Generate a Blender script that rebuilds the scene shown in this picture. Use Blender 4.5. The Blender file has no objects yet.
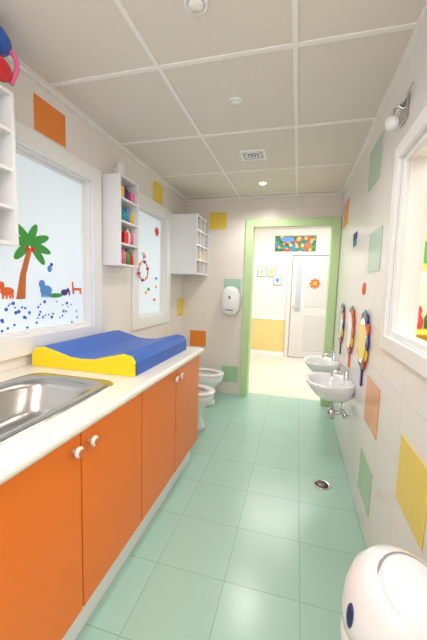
import bpy, bmesh, math, random
from mathutils import Vector, Matrix
random.seed(4)
sc=bpy.context.scene
sc.view_settings.view_transform='Standard'
sc.view_settings.look='None'
sc.view_settings.exposure=0.0
S,C=math.sin,math.cos
def lin(c):
    return tuple(((x/255)/12.92 if x/255<=.04045 else ((x/255+.055)/1.055)**2.4) for x in c)+(1,)
MATS={}
def mat(name,rgb,rough=.45,metal=0,bump=0,bscale=60,emit=0,var=0,coat=0,trans=0,alpha=1):
    if name in MATS: return MATS[name]
    m=bpy.data.materials.new(name); m.use_nodes=True
    n=m.node_tree.nodes; l=m.node_tree.links; b=n['Principled BSDF']
    col=lin(rgb)
    b.inputs['Roughness'].default_value=rough; b.inputs['Metallic'].default_value=metal
    b.inputs['Coat Weight'].default_value=coat
    b.inputs['Transmission Weight'].default_value=trans
    tc=n.new('ShaderNodeTexCoord'); nz=n.new('ShaderNodeTexNoise'); nz.inputs['Scale'].default_value=bscale
    l.new(tc.outputs['Object'],nz.inputs['Vector'])
    mx=n.new('ShaderNodeMix'); mx.data_type='RGBA'
    v=var if var else .03
    mx.inputs[6].default_value=tuple(x*(1-v) for x in col[:3])+(1,)
    mx.inputs[7].default_value=tuple(min(1,x*(1+v)) for x in col[:3])+(1,)
    l.new(nz.outputs['Fac'],mx.inputs[0]); l.new(mx.outputs[2],b.inputs['Base Color'])
    if bump:
        bp=n.new('ShaderNodeBump'); bp.inputs['Strength'].default_value=bump; bp.inputs['Distance'].default_value=.005
        l.new(nz.outputs['Fac'],bp.inputs['Height']); l.new(bp.outputs[0],b.inputs['Normal'])
    if emit:
        b.inputs['Emission Color'].default_value=col; b.inputs['Emission Strength'].default_value=emit
    MATS[name]=m; return m
def tilemat(name,rgb,grout,ax,size,off,lw,rough,var=.03,bump=.4):
    m=bpy.data.materials.new(name); m.use_nodes=True
    n=m.node_tree.nodes; l=m.node_tree.links; b=n['Principled BSDF']; b.inputs['Roughness'].default_value=rough
    g=n.new('ShaderNodeNewGeometry'); sp=n.new('ShaderNodeSeparateXYZ'); l.new(g.outputs['Position'],sp.inputs[0])
    def M(op,a,bb=None):
        x=n.new('ShaderNodeMath'); x.operation=op
        for i,q in enumerate((a,bb)):
            if q is None: continue
            if isinstance(q,(int,float)): x.inputs[i].default_value=q
            else: l.new(q,x.inputs[i])
        return x.outputs[0]
    ds=[];cells=[]
    for k in range(2):
        p=M('DIVIDE',M('SUBTRACT',sp.outputs['XYZ'.index(ax[k])],off[k]),size[k])
        fr=M('FRACT',p); d=M('MULTIPLY',M('MINIMUM',fr,M('SUBTRACT',1.0,fr)),size[k]); ds.append(d); cells.append(M('FLOOR',p))
    d=M('MINIMUM',ds[0],ds[1])
    mr=n.new('ShaderNodeMapRange'); l.new(d,mr.inputs[0]); mr.inputs[1].default_value=lw*.4; mr.inputs[2].default_value=lw
    cb=n.new('ShaderNodeCombineXYZ'); l.new(cells[0],cb.inputs[0]); l.new(cells[1],cb.inputs[1])
    wn=n.new('ShaderNodeTexWhiteNoise'); l.new(cb.outputs[0],wn.inputs[0])
    nz=n.new('ShaderNodeTexNoise'); nz.inputs['Scale'].default_value=3; l.new(g.outputs['Position'],nz.inputs['Vector'])
    f=M('ADD',M('MULTIPLY',wn.outputs[0],.6),M('MULTIPLY',nz.outputs[0],.4))
    col=lin(rgb)
    c1=n.new('ShaderNodeMix'); c1.data_type='RGBA'; l.new(f,c1.inputs[0])
    c1.inputs[6].default_value=tuple(x*(1-var) for x in col[:3])+(1,); c1.inputs[7].default_value=tuple(min(1,x*(1+var)) for x in col[:3])+(1,)
    c2=n.new('ShaderNodeMix'); c2.data_type='RGBA'; l.new(mr.outputs[0],c2.inputs[0]); c2.inputs[6].default_value=lin(grout); l.new(c1.outputs[2],c2.inputs[7])
    l.new(c2.outputs[2],b.inputs['Base Color'])
    bp=n.new('ShaderNodeBump'); bp.inputs['Strength'].default_value=bump; bp.inputs['Distance'].default_value=.002
    l.new(mr.outputs[0],bp.inputs['Height']); l.new(bp.outputs[0],b.inputs['Normal'])
    return m
def patchmat(name,cols,scale):
    """cartoon print: voronoi cells coloured through a constant ramp"""
    m=bpy.data.materials.new(name); m.use_nodes=True; n=m.node_tree.nodes; l=m.node_tree.links; b=n['Principled BSDF']
    tc=n.new('ShaderNodeTexCoord'); v=n.new('ShaderNodeTexVoronoi'); v.inputs['Scale'].default_value=scale
    l.new(tc.outputs['Object'],v.inputs['Vector']); r=n.new('ShaderNodeValToRGB'); r.color_ramp.interpolation='CONSTANT'
    sp=n.new('ShaderNodeSeparateColor'); l.new(v.outputs['Color'],sp.inputs[0]); l.new(sp.outputs[0],r.inputs[0])
    e=r.color_ramp.elements
    while len(e)<len(cols): e.new(.5)
    for i,c in enumerate(cols): e[i].position=i/len(cols); e[i].color=lin(c)
    l.new(r.outputs[0],b.inputs['Base Color']); return m
def grp(name,loc):
    e=bpy.data.objects.new(name,None); e.empty_display_size=.05; e.location=loc; sc.collection.objects.link(e); return e
def link(name,me,parent=None,m=None,smooth=False):
    o=bpy.data.objects.new(name,me); sc.collection.objects.link(o)
    if m is not None:
        for mm in (m if isinstance(m,(list,tuple)) else [m]): me.materials.append(mm)
    if smooth:
        for p in me.polygons: p.use_smooth=True
    if parent is not None:
        o.parent=parent; o.matrix_parent_inverse=Matrix.Translation(-parent.location)
    return o
def boxes(name,bl,m,parent=None,bevel=0,seg=2):
    bm=bmesh.new()
    for b in bl:
        x0,x1,y0,y1,z0,z1=b[:6]
        vs=[bm.verts.new((x,y,z)) for x in(x0,x1) for y in(y0,y1) for z in(z0,z1)]
        mi=b[6] if len(b)>6 else 0
        for f in ((0,1,3,2),(4,6,7,5),(0,4,5,1),(2,3,7,6),(0,2,6,4),(1,5,7,3)):
            bm.faces.new([vs[i] for i in f]).material_index=mi
    bmesh.ops.recalc_face_normals(bm,faces=bm.faces)
    me=bpy.data.meshes.new(name); bm.to_mesh(me); bm.free()
    o=link(name,me,parent,m)
    if bevel:
        md=o.modifiers.new('b','BEVEL'); md.width=bevel; md.segments=seg; md.limit_method='ANGLE'
    return o
def box(name,x0,x1,y0,y1,z0,z1,m,parent=None,bevel=0,seg=2): return boxes(name,[(x0,x1,y0,y1,z0,z1)],m,parent,bevel,seg)
def loft(name,rings,m,parent=None,cap=(True,True),smooth=True,subd=0,closed=True):
    bm=bmesh.new(); R=[[bm.verts.new(p) for p in r] for r in rings]; n=len(rings[0])
    for a,b in zip(R,R[1:]):
        for i in range(n if closed else n-1):
            bm.faces.new((a[i],a[(i+1)%n],b[(i+1)%n],b[i]))
    if cap[0]: bm.faces.new(R[0][::-1])
    if cap[1]: bm.faces.new(R[-1])
    bmesh.ops.recalc_face_normals(bm,faces=bm.faces)
    me=bpy.data.meshes.new(name); bm.to_mesh(me); bm.free()
    o=link(name,me,parent,m,smooth)
    if subd:
        md=o.modifiers.new('s','SUBSURF'); md.levels=subd; md.render_levels=subd
    return o
def ell(cx,cy,z,rx,ry,n=32,p=2.0):
    out=[]
    for i in range(n):
        t=2*math.pi*i/n; c,s=C(t),S(t)
        out.append((cx+rx*math.copysign(abs(c)**(2/p),c),cy+ry*math.copysign(abs(s)**(2/p),s),z))
    return out
def lathe(name,prof,center,m,parent=None,axis='Z',n=32,rot=None,cap=(True,True)):
    rings=[]
    for r,h in prof:
        ring=[]
        for i in range(n):
            t=2*math.pi*i/n; a,b=r*C(t),r*S(t)
            v=Vector({'Z':(a,b,h),'X':(h,a,b),'Y':(a,h,b)}[axis])
            if rot: v=rot@v
            ring.append(tuple(v+Vector(center)))
        rings.append(ring)
    return loft(name,rings,m,parent,cap)
def tube(name,pts,r,m,parent=None,cyclic=False,smooth=True):
    cu=bpy.data.curves.new(name,'CURVE'); cu.dimensions='3D'; cu.bevel_depth=r; cu.bevel_resolution=4; cu.use_fill_caps=True
    sp=cu.splines.new('BEZIER' if smooth else 'POLY')
    if smooth:
        sp.bezier_points.add(len(pts)-1)
        for b,p in zip(sp.bezier_points,pts): b.co=p; b.handle_left_type=b.handle_right_type='AUTO'
    else:
        sp.points.add(len(pts)-1)
        for b,p in zip(sp.points,pts): b.co=(*p,1)
    sp.use_cyclic_u=cyclic
    o=bpy.data.objects.new(name,cu); sc.collection.objects.link(o); cu.materials.append(m)
    if parent is not None: o.parent=parent; o.matrix_parent_inverse=Matrix.Translation(-parent.location)
    return o
def flat(name,pts2,x,m,parent=None,t=.003,axis='X'):
    bm=bmesh.new()
    vs=[bm.verts.new((x,a,b) if axis=='X' else (a,x,b)) for a,b in pts2]
    f=bm.faces.new(vs); r=bmesh.ops.extrude_face_region(bm,geom=[f])
    d=Vector((t,0,0)) if axis=='X' else Vector((0,t,0))
    for v in r['geom']:
        if isinstance(v,bmesh.types.BMVert): v.co+=d
    bmesh.ops.recalc_face_normals(bm,faces=bm.faces)
    me=bpy.data.meshes.new(name); bm.to_mesh(me); bm.free()
    return link(name,me,parent,m)
def circ(cy,cz,ry,rz=None,n=20,rot=0):
    rz=rz or ry; o=[]
    for i in range(n):
        t=2*math.pi*i/n; a,b=ry*C(t),rz*S(t)
        o.append((cy+a*C(rot)-b*S(rot),cz+a*S(rot)+b*C(rot)))
    return o
# ---------- dims
XL,XR,YB,YN,H=-1.40,.42,3.74,-1.3,2.38
WT=.12
cream=mat('ceiling_panel',(230,220,210),.9,bump=.3,bscale=220,var=.05)
tbar=mat('ceiling_tbar',(246,240,235),.6)
wl=tilemat('wall_tile_left',(241,234,230),(226,218,213),'YZ',(.45,.225),(.10,.02),.002,.22,.01,.2)
wr=tilemat('wall_tile_right',(241,235,233),(222,214,211),'YZ',(.31,.26),(.11,.13),.0022,.2,.012,.25)
wb=tilemat('wall_tile_back',(238,229,221),(222,213,205),'XZ',(.44,.21),(-.88,.14),.002,.25,.01,.2)
fl=tilemat('floor_tile',(168,205,190),(140,178,163),'XY',(.33,.33),(.08,.27),.0024,.24,.05,.3)
white=mat('white_paint',(244,243,242),.4)
whitelam=mat('white_laminate',(240,239,239),.35)
green=mat('green_paint',(196,226,168),.4)
org=mat('orange_laminate',(241,122,26),.35,bump=.05,bscale=300)
ctop=mat('counter_laminate',(240,234,223),.3,var=.04,bscale=150)
steel=mat('brushed_steel',(190,186,182),.25,1,bump=.05,bscale=90)
chrome=mat('chrome',(215,215,220),.08,1)
cer=mat('white_ceramic',(244,244,244),.1,coat=.5)
blue=mat('blue_vinyl',(36,96,192),.4); yel=mat('yellow_vinyl',(250,214,20),.4)
t_or=mat('orange_tile',(240,138,50),.2); t_ye=mat('yellow_tile',(242,212,84),.2); t_gr=mat('green_tile',(172,208,166),.2); t_te=mat('sage_tile',(174,207,186),.2); t_pe=mat('peach_tile',(240,165,112),.2)
plum=mat('purple_plastic',(70,50,130),.35); dark=mat('dark_plastic',(45,40,45),.4)
red=mat('red_plastic',(215,40,50),.4); pink=mat('pink_plastic',(235,110,160),.4); leafg=mat('leaf_green',(60,160,60),.5); brn=mat('trunk_orange',(205,110,50),.5); sky=mat('sticker_blue',(90,150,220),.5); dblue=mat('dot_blue',(60,100,200),.5); yelp=mat('sun_yellow',(250,205,60),.5); ored=mat('sticker_orange',(235,105,45),.5); teal=mat('teal_plastic',(50,160,160),.4)
paneglow=mat('window_glow_panel',(222,234,243),.2,emit=.30)  # opaque pane; its emission stands in for the bright room behind
mirr=mat('mirror_glass',(225,232,235),.03,1)
glassy=mat('clear_glass',(255,255,255),.02,trans=1.0)
MATS['clear_glass'].node_tree.nodes['Principled BSDF'].inputs['IOR'].default_value=1.05
# ---------- shell
box('floor',XL-WT,XR+WT,YN,YB+WT,-.1,0,fl)
box('ceiling',XL-WT,XR+WT,YN,YB+WT,H,H+.1,cream)
tb=[]
for x in (-1.36,-.715,-.07): tb.append((x-.011,x+.011,YN,YB,H-.006,H+.001))
y=1.49-.70*3
while y<YB: tb.append((XL,XR,y-.011,y+.011,H-.0065,H+.001)); y+=.705
boxes('trim_1',tb+[(XL,XL+.03,YN,YB,H-.02,H),(XR-.025,XR,YN,YB,H-.02,H),(XL,XR,YB-.025,YB,H-.021,H)],tbar)
def wall_x(name,x0,x1,y0,y1,z1,holes,m):
    bl=[];y=y0
    for (a,b,c,d) in holes:
        bl+= [(x0,x1,y,a,0,z1),(x0,x1,a,b,0,c),(x0,x1,a,b,d,z1)]; y=b
    bl.append((x0,x1,y,y1,0,z1)); return boxes(name,bl,m)
WL=wall_x('wall_left',XL-WT,XL,YN,YB+WT,H,[(.45,1.90,1.03,2.01),(2.55,3.17,1.02,2.03)],wl)
WR=wall_x('wall_right',XR,XR+WT,YN,YB+WT,H,[(.2,1.62,1.12,1.92)],wr)
WB=boxes('wall_back',[(XL,-.56,YB,YB+WT,0,H),(.34,XR,YB,YB+WT,0,H),(-.56,.34,YB,YB+WT,2.03,H)],wb)
boxes('wall_near',[(XL,XR,YN-.1,YN,0,.9),(XL,XR,YN-.1,YN,2.2,H),(XL,XL+.2,YN-.1,YN,.9,2.2),(XR-.2,XR,YN-.1,YN,.9,2.2)],white)  # unseen wall; its opening is added to let world light in
boxes('trim_2',[(-.63,-.54,YB-.03,YB+WT+.02,0,2.12),(.325,.415,YB-.03,YB+WT+.02,0,2.12),(-.54,.325,YB-.03,YB+WT+.02,2.035,2.12)],green,bevel=.004)
# ---------- windows
def window(i,xw,dirn,y0,y1,z0,z1,fw,pm,inset=.06):
    w=grp('window_%d'%i,(xw,(y0+y1)/2,(z0+z1)/2))
    xa,xb=sorted((xw,xw+dirn*.02))
    boxes('casing',[(xa,xb,y0-fw,y0,z0-fw,z1+fw),(xa,xb,y1,y1+fw,z0-fw,z1+fw),(xa,xb,y0,y1,z0-fw,z0),(xa,xb,y0,y1,z1,z1+fw)],white,w,.004)
    ra,rb=min(xw,xw-dirn*.1),max(xw,xw-dirn*.1)
    boxes('reveal',[(ra,rb,y0,y0+.004,z0,z1),(ra,rb,y1-.004,y1,z0,z1),(ra,rb,y0,y1,z0,z0+.004),(ra,rb,y0,y1,z1-.004,z1)],white,w)
    xc=xw-dirn*inset
    boxes('sash',[(xc-.015,xc+.015,y0,y0+.025,z0,z1),(xc-.015,xc+.015,y1-.025,y1,z0,z1),(xc-.015,xc+.015,y0+.025,y1-.025,z0,z0+.025),(xc-.015,xc+.015,y0+.025,y1-.025,z1-.025,z1)],white,w,.003)
    box('pane',xc-.004,xc+.004,y0+.01,y1-.01,z0+.01,z1-.01,pm,w)
    return w
w1=window(1,XL,1,.45,1.90,1.03,2.01,.10,paneglow)
w2=window(2,XL,1,2.55,3.17,1.02,2.03,.10,paneglow)
w3=window(3,XR,-1,.2,1.62,1.12,1.92,.065,glassy,.02)
xs=XL-.0555
K=1.04
def q(y,z): return (y*K,1.32+(z-1.32)*K)
trunk=[q(1.29,1.23),q(1.345,1.23),q(1.355,1.36),q(1.40,1.50),q(1.37,1.50),q(1.32,1.36)]
flat('palm_trunk',trunk,xs,brn,w1)
for i,(a,L) in enumerate([(-.55,.12),(.05,.135),(.65,.14),(1.35,.125),(2.1,.13),(2.8,.135),(3.6,.11)]):
    base=q(1.385,1.515)
    cx,cz=base[0]+C(a)*L*.55,base[1]+S(a)*L*.55-.01
    flat('palm_leaf_%d'%i,circ(cx,cz,L*.60,.024,16,a-(.3 if C(a)>0 else -.3)),xs+.0002*i,leafg,w1,t=.002)
for k in (-.02,.02): flat('coconut',circ(*q(1.385+k,1.495),.014),xs+.002,red,w1)
flat('hippo_body',circ(*q(1.49,1.275),.045,.03),xs,sky,w1); flat('hippo_head',circ(*q(1.46,1.31),.022,.025),xs+.001,sky,w1)
for k in (1.46,1.48,1.50,1.52): flat('hippo_leg',circ(*q(k,1.248),.007,.014),xs+.001,sky,w1)
flat('grass',circ(*q(1.56,1.245),.06,.014),xs,leafg,w1)
flat('dog_body',circ(*q(1.24,1.27),.04,.022),xs,ored,w1); flat('dog_head',circ(*q(1.205,1.30),.02),xs+.001,ored,w1)
for k in (1.215,1.235,1.255,1.27): flat('dog_leg',circ(*q(k,1.247),.005,.016),xs+.001,ored,w1)
flat('bird_body',circ(*q(1.52,1.40),.016,.02),xs,sky,w1); flat('bird_head',circ(*q(1.535,1.425),.010),xs+.001,plum,w1)
flat('elephant_body',circ(*q(1.635,1.262),.028,.02),xs,plum,w1); flat('elephant_head',circ(*q(1.665,1.275),.014),xs+.001,plum,w1)
flat('elephant_trunk',circ(*q(1.678,1.258),.005,.016),xs+.001,plum,w1)
flat('chair_sticker',[q(1.71,1.25),q(1.72,1.25),q(1.725,1.275),q(1.775,1.275),q(1.78,1.25),q(1.79,1.25),q(1.79,1.29),q(1.72,1.29),q(1.715,1.33),q(1.705,1.33)],xs,ored,w1)
for i in range(56):
    y_=random.uniform(1.12,1.82); z_=random.uniform(1.06,1.21)
    flat('dot_%d'%i,circ(y_,z_,random.choice([.005,.007,.010]),n=10),xs,random.choice([dblue,dblue,sky]),w1,t=.002)
for k in range(8):
    a=k*math.pi/4; flat('sun_petal_%d'%k,circ(3.06+.030*C(a),1.88+.030*S(a),.022,.012,12,a),xs,ored,w2,t=.002)
flat('sun_core',circ(3.06,1.88,.02),xs+.001,red,w2,t=.003)
for k in range(9):
    flat('fish_%d'%k,circ(random.uniform(2.6,3.1),random.uniform(1.12,1.75),.026,.016,12),xs,random.choice([sky,leafg,yelp,pink,ored]),w2,t=.002)
ro=grp('hanging_ring_ornament',(XL+.04,2.60,1.46))
tube('hoop',[(XL+.035,2.60+.085*C(t),1.45+.085*S(t)) for t in [i*math.pi/6 for i in range(12)]],.006,pink,ro,True)
for k in range(6):
    t=k*math.pi/3+.3
    lathe('bead',[(.004,-.014),(.013,-.008),(.013,.008),(.004,.014)],(XL+.035,2.60+.085*C(t),1.45+.085*S(t)),(red,plum,yelp)[k%3],ro,n=12)
tube('cord',[(XL+.035,2.60,1.535),(XL+.03,2.60,1.60)],.003,pink,ro,smooth=False)
box('hook',XL+.021,XL+.05,2.59,2.61,1.595,1.615,white,ro)
# ---------- cubbies
def cubby(name,x0,x1,y0,y1,z0,z1,rows,cols,items):
    x0+=.002
    g=grp(name,((x0+x1)/2,(y0+y1)/2,z0)); t=.014
    bl=[(x0,x0+.01,y0+t,y1-t,z0+t,z1-t),(x0,x1,y0,y0+t,z0,z1),(x0,x1,y1-t,y1,z0,z1),(x0,x1,y0+t,y1-t,z0,z0+t),(x0,x1,y0+t,y1-t,z1-t,z1)]
    for r in range(1,rows):
        z=z0+(z1-z0)*r/rows; bl.append((x0+.01,x1-.003,y0+t,y1-t,z-t/2,z+t/2))
    for c in range(1,cols):
        y=y0+(y1-y0)*c/cols; bl.append((x0+.01,x1-.004,y-t/2,y+t/2,z0+t,z1-t))
    boxes('carcass',bl,whitelam,g)
    for (r,yy,w,h,m,kind) in items:
        z=z0+(z1-z0)*r/rows+t/2+ (t/2 if r==0 else 0)
        xc=x1-.05
        if kind=='b': lathe('bottle',[(w,0),(w,h*.7),(w*.4,h*.82),(w*.4,h),(w*.3,h)],(xc,yy,z),m,g,n=16)
        else: box('pack',xc-.04,xc+.03,yy-w,yy+w,z,z+h,m,g,.004)
    return g
cubby('wall_cubby_shelf',XL,-1.25,2.03,2.30,1.46,2.10,4,1,[(0,2.08,.026,.11,yelp,'b'),(0,2.14,.026,.13,pink,'b'),(0,2.20,.026,.12,leafg,'b'),(0,2.26,.02,.10,red,'b'),(1,2.08,.024,.12,leafg,'b'),(1,2.15,.03,.09,red,'p'),(1,2.21,.022,.13,white,'b'),(1,2.26,.02,.11,pink,'b'),(2,2.08,.026,.13,pink,'b'),(2,2.14,.026,.1,teal,'b'),(2,2.20,.024,.12,sky,'b'),(2,2.26,.02,.1,yelp,'b'),(3,2.09,.03,.09,yelp,'p'),(3,2.17,.028,.11,plum,'b'),(3,2.24,.026,.08,pink,'p')])
cubby('wall_cubby_shelf',XL,-1.08,3.26,3.735,1.46,2.10,4,3,[(0,3.34,.04,.08,pink,'p'),(1,3.5,.04,.09,yelp,'p'),(2,3.65,.03,.08,sky,'p')])
cubby('wall_cubby_shelf',XL,-1.22,.72,1.15,1.48,2.12,4,2,[(0,.82,.03,.1,yelp,'b'),(2,.85,.03,.1,pink,'b')])
bg=grp('soft_backpack',(-1.31,1.06,2.12))
def blob(name,c,r,m,p,n=16):
    rings=[]
    for j in range(1,9):
        a=math.pi*j/9; rings.append(ell(c[0],c[1],c[2]-r[2]*C(a),r[0]*S(a),r[1]*S(a),n))
    return loft(name,rings,m,p,subd=1)
blob('bag_body',(-1.29,1.03,2.225),(.085,.13,.105),plum,bg)
blob('bag_pocket',(-1.22,1.07,2.18),(.035,.075,.05),red,bg)
blob('bag_flap',(-1.26,1.05,2.295),(.085,.12,.055),blue,bg)
tube('bag_strap',[(-1.24,1.12,2.31),(-1.20,1.15,2.24),(-1.22,1.14,2.15)],.010,pink,bg)
sg=grp('wall_speaker',(XL+.05,2.20,2.10))
lathe('speaker_body',[(.03,0),(.034,.01),(.034,.12),(.028,.135)],(XL+.05,2.20,2.10),whitelam,sg,n=24)
box('speaker_bracket',XL,XL+.04,2.185,2.215,2.16,2.20,whitelam,sg,.003)
# ---------- coloured tiles (children of their wall)
def wt(ax,pos,a0,a1,z0,z1,m):
    t=.004
    if ax=='L': box('accent_tile',XL,XL+t,a0,a1,z0,z1,m,WL,.0015)
    if ax=='R': box('accent_tile',XR-t,XR,a0,a1,z0,z1,m,WR,.0015)
    if ax=='B': box('accent_tile',a0,a1,YB-t,YB,z0,z1,m,WB,.0015)
wt('L',0,1.44,1.67,2.13,2.31,t_or); wt('L',0,2.85,3.07,2.15,2.33,t_ye); wt('L',0,3.52,3.73,.96,1.17,t_ye)
wt('B',0,-1.08,-.87,2.02,2.22,t_ye); wt('B',0,-.88,-.67,1.22,1.43,t_te); wt('B',0,-1.30,-1.09,.57,.77,t_or); wt('B',0,-.87,-.665,.15,.35,t_gr)
wt('R',0,2.06,2.38,1.98,2.24,t_te); wt('R',0,1.88,2.19,1.44,1.68,t_te); wt('R',0,3.25,3.55,1.96,2.20,t_or); wt('R',0,1.66,1.95,.58,.84,t_pe); wt('R',0,1.04,1.31,.52,.78,t_ye); wt('R',0,1.68,1.96,.15,.39,t_gr)
# ---------- counter
XC=XL+.002
cg=grp('counter_cabinet',(-1.03,.9,0))
CF,CT=-.67,.87; CY0,CY1=-.6,2.20
sx0,sx1,sy0,sy1=-1.22,-.80,.52,1.22
boxes('carcass',[(XC,-.70,CY0,sy0-.03,.16,.832),(XC,-.70,sy1+.03,CY1-.015,.16,.832),(XC,-.70,sy0-.03,sy1+.03,.16,.18),(-.72,-.70,sy0-.03,sy1+.03,.18,.832)],org,cg)
box('plinth',XC,-.73,CY0,CY1-.04,0,.16,whitelam,cg)
gy=[-.43,0,.43,.86,1.29,1.72,2.18]
for i,(a,b) in enumerate(zip(gy,gy[1:])):
    box('door_leaf_%d'%i,-.70,-.680,a+.003,b-.003,.162,.822,org,cg,.002)
for y in (-.04,.04,.82,.90,1.68,1.76):
    lathe('knob',[(.008,0),(.007,.012),(.017,.018),(.019,.026),(.014,.032),(.004,.033)],(-.680,y,.775),ctop,cg,'X',20)
    lathe('knob_ring',[(.012,.0325),(.012,.0345),(.008,.035)],(-.680,y,.775),brn,cg,'X',20)
boxes('countertop',[(XC,CF,CY0,sy0,.832,CT),(XC,CF,sy1,CY1,.832,CT),(XC,sx0,sy0,sy1,.832,CT),(sx1,CF,sy0,sy1,.832,CT)],ctop,cg)
tube('front_edge',[(CF,CY0,.851),(CF,CY1,.851)],.019,ctop,cg,smooth=False)
tube('end_edge',[(CF,CY1,.851),(XC+.01,CY1,.851)],.019,ctop,cg,smooth=False)
cx,cy=(sx0+sx1)/2,(sy0+sy1)/2; hx,hy=(sx1-sx0)/2,(sy1-sy0)/2
rings=[ell(cx,cy,CT+.001,hx+.03,hy+.03,64,9),ell(cx,cy,CT+.006,hx+.025,hy+.025,64,9),ell(cx,cy,CT+.006,hx-.005,hy-.005,64,8),
 ell(cx,cy,CT+.001,hx-.022,hy-.022,64,6),ell(cx,cy-.0,CT-.006,hx-.035,hy-.05,64,4.5),ell(cx,cy,CT-.03,hx-.045,hy-.065,64,4.2),ell(cx,cy,CT-.12,hx-.06,hy-.09,64,4),ell(cx,cy,CT-.15,hx-.09,hy-.13,64,3.4),ell(cx,cy,CT-.158,hx-.14,hy-.22,64,3),ell(cx,cy,CT-.162,.04,.04,64,2)]
loft('stainless_sink_bowl',rings,steel,cg,cap=(False,True))
lathe('sink_drain',[(.038,0),(.036,.004),(.02,.003),(.018,-.001)],(cx,cy,CT-.161),chrome,cg)
lathe('faucet_base',[(.026,0),(.024,.01),(.018,.02),(.018,.10),(.02,.12),(.01,.135)],(-1.30,.62,CT),chrome,cg)
tube('faucet_spout',[(-1.30,.62,CT+.08),(-1.24,.64,CT+.16),(-1.16,.66,CT+.15),(-1.13,.67,CT+.12)],.010,chrome,cg)
# ---------- changing mat
mg=grp('changing_mat',(-1.06,1.71,CT))
mx0,mx1,my0,my1=-1.372,-.752,1.345,2.10
prof=[(0,0),(0,.07),(.02,.098),(.07,.105),(.14,.088),(.24,.062),(.31,.058),(.38,.062),(.48,.088),(.55,.105),(.60,.096),(.62,.066),(.62,0)]
def mring(y,dz=0,ins=0):
    return [(mx0+ins+(x*(1-2*ins/.62)),y,CT+.001+max(0,z-dz if z>0 else 0)) for x,z in prof]
loft('mat_cover',[mring(my0+.012),mring(my1-.012)],blue,mg,cap=(False,False),smooth=False)
loft('mat_end_near',[mring(my0,.008,.006),mring(my0+.012,.0,0)],yel,mg,smooth=False)
loft('mat_end_far',[mring(my1-.012),mring(my1,.008,.006)],yel,mg,smooth=False)
loft('yellow_band',[[(p[0],p[1],p[2]) for p in mring(my0+.012,-.0015)],[(p[0],p[1],p[2]) for p in mring(my0+.02,-.0015)]],yel,mg,smooth=False)
# ---------- toilets
def toilet(cx,cy):
    g=grp('child_toilet',(cx,cy,0)); h=.35
    rings=[ell(cx-.04,cy,0.001,.22,.11,40,2.6),ell(cx-.04,cy,.03,.21,.10,40,2.6),ell(cx-.05,cy,.12,.19,.085,40,2.4),ell(cx-.03,cy,.22,.21,.12,40,2.3),ell(cx,cy,.29,.25,.16,40,2.2),ell(cx,cy,.34,.255,.17,40,2.2),ell(cx,cy,h,.25,.167,40,2.2),
    ell(cx+.02,cy,h,.19,.125,40,2.1),ell(cx+.02,cy,.31,.17,.11,40,2),ell(cx+.02,cy,.25,.11,.07,40,2),ell(cx+.02,cy,.22,.04,.03,40,2)]
    loft('bowl',rings,cer,g)
    st=[ell(cx+.01,cy,h+.002,.25,.168,40,2.2),ell(cx+.01,cy,h+.012,.255,.172,40,2.2),ell(cx+.01,cy,h+.022,.245,.164,40,2.2),ell(cx+.02,cy,h+.022,.175,.115,40,2.1),ell(cx+.02,cy,h+.006,.165,.105,40,2.1)]
    loft('seat',st,cer,g,cap=(False,False))
    box('back_block',XL+.004,cx-.17,cy-.13,cy+.13,.0,.38,cer,g,.03,4)
    lathe('flush_button',[(.035,0),(.035,.006),(.02,.008)],(XL+.10,cy,.38),chrome,g)
toilet(-.95,2.70); toilet(-1.01,3.32)
# ---------- basins
def basin(cy,z):
    g=grp('wall_wash_basin',(.25,cy,z)); cx=.262
    def ring(z_,rx,ry,dx=0,p=2.6):
        return [(min(x,XR-.002),y,zz) for (x,y,zz) in ell(cx+dx,cy,z_,rx,ry,48,p)]
    rings=[ring(z-.15,.06,.06,.05),ring(z-.135,.10,.10,.04),ring(z-.10,.135,.15,.03),ring(z-.05,.16,.185,.015),ring(z-.012,.17,.205),ring(z,.168,.203),ring(z,.15,.18),
           ring(z-.01,.122,.158,-.012,2.4),ring(z-.05,.112,.145,-.012,2.3),ring(z-.10,.08,.10,-.01,2.2),ring(z-.12,.03,.03,-.005,2)]
    loft('basin_bowl',rings,cer,g)
    lathe('basin_drain',[(.022,0),(.02,.004),(.008,.003)],(cx-.005,cy,z-.12),chrome,g)
    box('tap_deck',.365,XR-.002,cy-.13,cy+.13,z-.05,z+.012,cer,g,.01,3)
    lathe('tap_body',[(.024,0),(.022,.008),(.018,.012),(.019,.06),(.016,.068)],(.378,cy,z+.012),chrome,g,n=24)
    tube('tap_spout',[(.37,cy,z+.05),(.33,cy,z+.065),(.285,cy,z+.05),(.277,cy,z+.03)],.010,chrome,g)
    tube('tap_lever',[(.378,cy,z+.08),(.365,cy,z+.10),(.32,cy,z+.12)],.007,chrome,g)
    lathe('trap_cup',[(.02,0),(.030,.01),(.030,.07),(.02,.08)],(.29,cy,z-.30),chrome,g)
    tube('waste_pipe',[(.29,cy,z-.14),(.29,cy,z-.23)],.014,chrome,g,smooth=False)
    tube('trap_arm',[(.31,cy,z-.25),(.36,cy,z-.25),(XR-.002,cy,z-.25)],.013,chrome,g)
    for s in (-.07,.07):
        tube('supply_hose',[(XR-.03,cy+s,z-.24),(.37,cy+s,z-.20),(.36,cy+s*.4,z-.10)],.006,chrome,g)
        lathe('stop_valve',[(.014,0),(.016,.01),(.016,.04),(.01,.045)],(XR-.045,cy+s,z-.26),chrome,g,n=16)
basin(2.42,.665); basin(3.22,.635)
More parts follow.
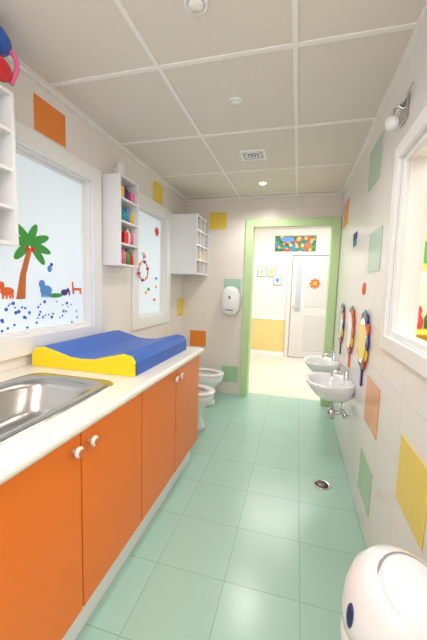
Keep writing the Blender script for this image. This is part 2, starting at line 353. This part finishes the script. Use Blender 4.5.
# ---------- decorated mirrors
def mirror(cy,cz,c1):
    g=grp('oval_wall_mirror',(XR,cy,cz))
    flat('backing',circ(cy,cz,.12,.16,36),XR-.012,c1,g,t=.010)
    for k in range(12):
        a=k*math.pi/6
        flat('scallop_%d'%k,circ(cy+.118*C(a),cz+.155*S(a),.030,.036,16),XR-.0145-.0004*(k%3),(c1,yelp,red,teal,c1,ored)[k%6],g,t=.008)
    flat('mirror_face',circ(cy,cz,.108,.142,36),XR-.020,mirr,g,t=.008)
    flat('handle',[(cy-.018,cz-.29),(cy+.018,cz-.29),(cy+.014,cz-.16),(cy-.014,cz-.16)],XR-.010,c1,g,t=.008)
mirror(2.10,1.02,plum); mirror(2.60,1.02,ored); mirror(3.12,1.02,plum)
sm=grp('smiley_sticker',(XR,2.25,1.34))
flat('face',circ(2.25,1.34,.05,.04,24),XR-.005,ored,sm,t=.004)
flat('nose',circ(2.25,1.34,.012,.01,12),XR-.007,red,sm,t=.003)
bh=grp('butterfly_wall_ornament',(XR,2.75,1.74))
for a,b,m in ((2.71,1.76,plum),(2.79,1.76,plum),(2.72,1.71,teal),(2.78,1.71,teal)):
    flat('wing',circ(a,b,.035,.03,16),XR-.007,m,bh,t=.006)
flat('body',circ(2.75,1.735,.01,.05,12),XR-.011,dark,bh,t=.008)
lg=grp('wall_spot_bracket',(XR-.05,1.65,2.1))
box('bracket_plate',XR-.012,XR-.001,1.60,1.70,2.08,2.18,steel,lg,.003)
tube('bracket_arm',[(XR-.01,1.65,2.14),(XR-.04,1.65,2.15),(XR-.05,1.65,2.10)],.007,chrome,lg)
lathe('bracket_cup',[(.010,0),(.026,.008),(.030,.045),(.025,.045),(.022,.012)],(XR-.05,1.65,2.055),white,lg,n=24)
tube('bracket_bar',[(XR-.02,1.50,2.16),(XR-.02,1.80,2.16)],.006,chrome,lg,smooth=False)
# ---------- towel dispenser
dg=grp('paper_towel_dispenser',(-.785,YB-.06,1.17))
rr=[]
for (d,w,h) in ((.003,.115,.175),(.07,.115,.175),(.11,.105,.16),(.13,.075,.12)):
    rr.append([(-.775+w*math.copysign(abs(C(t))**.75,C(t)),YB-.002-d,1.165+h*math.copysign(abs(S(t))**.75,S(t))) for t in [2*math.pi*i/36 for i in range(36)]])
loft('dispenser_shell',rr,cer,dg)
box('sight_window',-.787,-.763,YB-.136,YB-.125,1.19,1.225,mat('smoke_plastic',(120,120,125),.2),dg,.002)
box('paper_slot',-.82,-.73,YB-.134,YB-.10,1.055,1.065,dark,dg)
# ---------- ceiling fixtures
vg=grp('ceiling_vent',(-.40,2.58,H))
boxes('vent_frame',[(-.50,-.30,2.49,2.51,H-.014,H),(-.50,-.30,2.65,2.67,H-.014,H),(-.50,-.48,2.51,2.65,H-.014,H),(-.32,-.30,2.51,2.65,H-.014,H)],white,vg)
for i,(r,m) in enumerate(((.065,white),(.048,dark),(.04,white),(.024,dark),(.016,white))):
    lathe('vent_cone',[(r,0),(r*.9,-.004-(.07-r)*.15)],(-.40,2.58,H-.008),m,vg)
def downlight(x,y,on,r=1,name='ceiling_downlight'):
    g=grp(name,(x,y,H))
    lathe('trim_ring',[(.042*r,0),(.042*r,-.006),(.034*r,-.010),(.030*r,-.006)],(x,y,H),white,g,cap=(False,False))
    lathe('lamp_face',[(.030*r,-.004),(.026*r,-.014)],(x,y,H),on,g)
lampon=mat('lamp_glow',(255,245,225),.5,emit=10); lampoff=mat('lamp_lens',(245,240,232),.3)
downlight(-.40,3.26,lampon,1.0); downlight(-.40,1.86,lampoff,1.0,'smoke_detector'); downlight(-.43,1.22,lampoff,1.1,'smoke_detector')
# ---------- floor drain
dr=grp('floor_drain',(.23,2.14,0))
lathe('drain_ring',[(.058,0),(.058,.003),(.05,.004),(.046,.002)],(.23,2.14,0.0005),steel,dr)
lathe('drain_grate',[(.044,0),(.044,.003),(.004,.003)],(.23,2.14,0.001),mat('drain_grey',(110,105,100),.4,1),dr)
# ---------- diaper pail
bx,by=.285,.80
bn=grp('diaper_pail',(bx,by,0))
pr=[(.105,0),(.115,.02),(.122,.20),(.127,.42),(.127,.46),(.123,.465),(.127,.47),(.129,.51),(.123,.56),(.107,.61),(.078,.645),(.042,.662),(.008,.667)]
lathe('pail_body',pr,(bx,by,0),cer,bn,n=48)
rot=Matrix.Rotation(math.radians(28),3,'X')@Matrix.Rotation(math.radians(8),3,'Y')
seam=mat('seam_grey',(150,150,155),.4)
lathe('pail_hatch',[(.070,0),(.072,.018),(.064,.026),(.02,.032)],(bx+.01,by-.035,.622),cer,bn,rot=rot,n=36)
lathe('hatch_seam',[(.076,0),(.077,.005),(.076,.010)],(bx+.01,by-.035,.625),seam,bn,rot=rot,n=36)
blob('pail_button',(bx-.117,by-.045,.53),(.010,.014,.034),mat('navy_plastic',(40,45,100),.35),bn)
# ---------- hall beyond door
hallf=mat('hall_floor',(228,220,206),.35); hallw=mat('hall_wall',(236,232,225),.6); wains=mat('hall_wainscot',(232,210,140),.5)
box('floor_hall',-1.6,1.6,YB+WT,6.5,-.1,0,hallf)
box('ceiling_hall',-1.6,1.6,YB+WT,6.5,2.6,2.7,white)
WH=boxes('wall_hall',[(-1.7,1.7,6.3,6.42,0,2.6),(-1.72,-1.6,YB+WT,6.42,0,2.6),(1.6,1.72,YB+WT,6.42,0,2.6)],hallw)
boxes('wainscot_panel',[(-1.6,-.2,6.285,6.3,.08,.72),(-1.6,-.2,6.275,6.3,.72,.76,1),(-1.6,-.2,6.275,6.3,0,.08,1)],[wains,white],WH)
d1=grp('door_1',(.2,6.25,0))
boxes('door_frame',[(-.20,-.13,6.22,6.299,0,2.04),(.62,.69,6.22,6.299,0,2.04),(-.13,.62,6.22,6.299,1.98,2.04)],dark and mat('door_frame_white',(222,220,218),.4),d1,.004)
dl=mat('door_leaf_white',(216,214,211),.4)
boxes('door_leaf',[(-.12,.61,6.235,6.275,.01,1.97)],dl,d1,.003)
boxes('door_panel',[(-.04,.06,6.228,6.24,.9,1.80)],mat('door_glass_grey',(180,188,194),.15),d1,.003)
boxes('door_moulding',[(.14,.52,6.228,6.24,1.0,1.8),(.14,.52,6.228,6.24,.15,.85)],mat('door_panel_white',(206,205,204),.4),d1,.008)
for k in range(8):
    a=k*math.pi/4; flat('flower_petal',circ(.30+.06*C(a),1.45+.06*S(a),.04,.022,12,a),6.212,ored,d1,t=.004,axis='Y')
flat('flower_core',circ(.30,1.45,.035),6.208,yelp,d1,t=.006,axis='Y')
tube('door_handle',[(-.07,6.235,1.0),(-.07,6.19,1.0),(.02,6.19,1.0)],.01,steel,d1)
pg=grp('jungle_poster',(-.1,6.28,2.2))
box('poster_base',-.48,.28,6.28,6.299,2.06,2.35,patchmat('poster_print',[(50,120,60),(35,95,50),(60,130,180),(70,150,70),(215,185,80),(50,120,90),(60,110,160),(190,80,60)],19),pg)
flat('poster_sky',circ(-.25,2.28,.13,.05,20),6.276,sky,pg,axis='Y'); flat('poster_lion',circ(.14,2.17,.06,.05,20),6.274,ored,pg,axis='Y')
for k,(a,b,m) in enumerate(((-.72,1.66,t_gr),(-.52,1.66,yelp),(-.40,1.5,sky))):
    g=grp('framed_drawing',(a,6.28,b)); box('frame',a-.08,a+.08,6.285,6.299,b-.10,b+.10,mat('frame_green',(130,185,120),.5),g,.002); box('sheet',a-.065,a+.065,6.28,6.286,b-.085,b+.085,whitelam,g); flat('drawing',circ(a,b,.035,.045,12),6.277,m,g,t=.003,axis='Y')
# ---------- neighbour room at right
nbw=mat('neighbour_wall',(236,227,212),.6)
boxes('wall_neighbour',[(XR+WT,2.4,3.5,3.6,-.0,2.6),(2.4,2.5,-.6,3.6,0,2.6),(XR+WT,2.4,-.7,-.6,0,2.6)],nbw)
box('ceiling_neighbour',XR+WT,2.4,-.6,3.5,2.6,2.7,white); box('floor_neighbour',XR+WT,2.4,-.6,3.5,-.1,0,hallf)
tg=grp('toy_shelf_unit',(1.0,3.2,0))
boxes('shelf_body',[(.56,1.9,3.1,3.49,.96,1.0),(.56,1.9,3.1,3.49,0,.04),(.56,1.9,3.46,3.49,.04,.96)]+[(x,x+.03,3.1,3.46,.04,.96) for x in (.56,1.0,1.44,1.87)]+[(.59,1.87,3.1,3.46,.48,.51)],t_ye,tg)
for k,(x,m,h) in enumerate(((.64,leafg,.35),(.78,red,.22),(.93,leafg,.36),(1.07,red,.26),(1.21,leafg,.32),(1.36,yel,.3),(1.5,red,.3))):
    lathe('toy_%d'%k,[(.06,0),(.065,h*.3),(.04,h*.5),(.05,h*.6),(.045,h*.75),(.01,h*.85)],(x,3.28,1.0),m,tg,n=16)
pb=grp('wall_poster',(1.2,3.49,1.7)); box('poster_sheet',1.05,1.40,3.485,3.499,1.55,1.9,t_ye,pb); flat('poster_tree',circ(1.22,1.72,.12),3.482,leafg,pb,axis='Y')
# ---------- lights
def area(name,loc,rot,sx,sy,e,col=(1,.98,.95)):
    l=bpy.data.lights.new(name,'AREA'); l.shape='RECTANGLE'; l.size=sx; l.size_y=sy; l.energy=e; l.color=col
    o=bpy.data.objects.new(name,l); o.location=loc; o.rotation_euler=rot; sc.collection.objects.link(o)
area('ceiling_fill',(-.4,.1,H-.02),(0,0,0),1.2,.6,14.5)  # this and the next are added fill out of view, no fitting there
area('ceiling_fill',(-.4,-.9,H-.02),(math.radians(25),0,0),1.2,.5,11)
area('hall_light',(0,5.0,2.58),(0,0,0),1.6,1.2,48,(1,.98,.96))
area('neighbour_light',(1.4,1.8,2.58),(0,0,0),1.2,1.6,62,(1,.95,.88))
def spot(loc,e,ang=160):
    l=bpy.data.lights.new('ceiling_spot','SPOT'); l.energy=e; l.spot_size=math.radians(ang); l.spot_blend=.6; l.shadow_soft_size=.10; l.color=(1,.97,.92)
    o=bpy.data.objects.new('ceiling_spot',l); o.location=loc; sc.collection.objects.link(o)
spot((-.40,3.26,H-.05),29); spot((-.40,1.86,H-.05),18); spot((-.43,1.22,H-.05),4)
w=bpy.data.worlds.new('world'); sc.world=w; w.use_nodes=True
bgk=w.node_tree.nodes['Background']; bgk.inputs[0].default_value=(.95,.97,1,1); bgk.inputs[1].default_value=2.9
# ---------- camera
f=312;rho=math.radians(1.7);th=math.radians(5.95);ps=math.radians(14.92)
Fv=Vector((-S(ps)*C(th),C(ps)*C(th),-S(th))); Rv=Vector((C(ps),S(ps),0)); Uv=Vector((-S(ps)*S(th),C(ps)*S(th),C(th)))
R2=Rv*C(rho)+Uv*S(rho); U2=Uv*C(rho)-Rv*S(rho)
cd=bpy.data.cameras.new('camera'); cd.sensor_fit='AUTO'; cd.sensor_width=36; cd.lens=f/640*36; cd.clip_start=.02
co=bpy.data.objects.new('camera',cd); sc.collection.objects.link(co)
M=Matrix((( R2.x,U2.x,-Fv.x,0),(R2.y,U2.y,-Fv.y,0),(R2.z,U2.z,-Fv.z,1.32),(0,0,0,1))); co.matrix_world=M
sc.camera=co
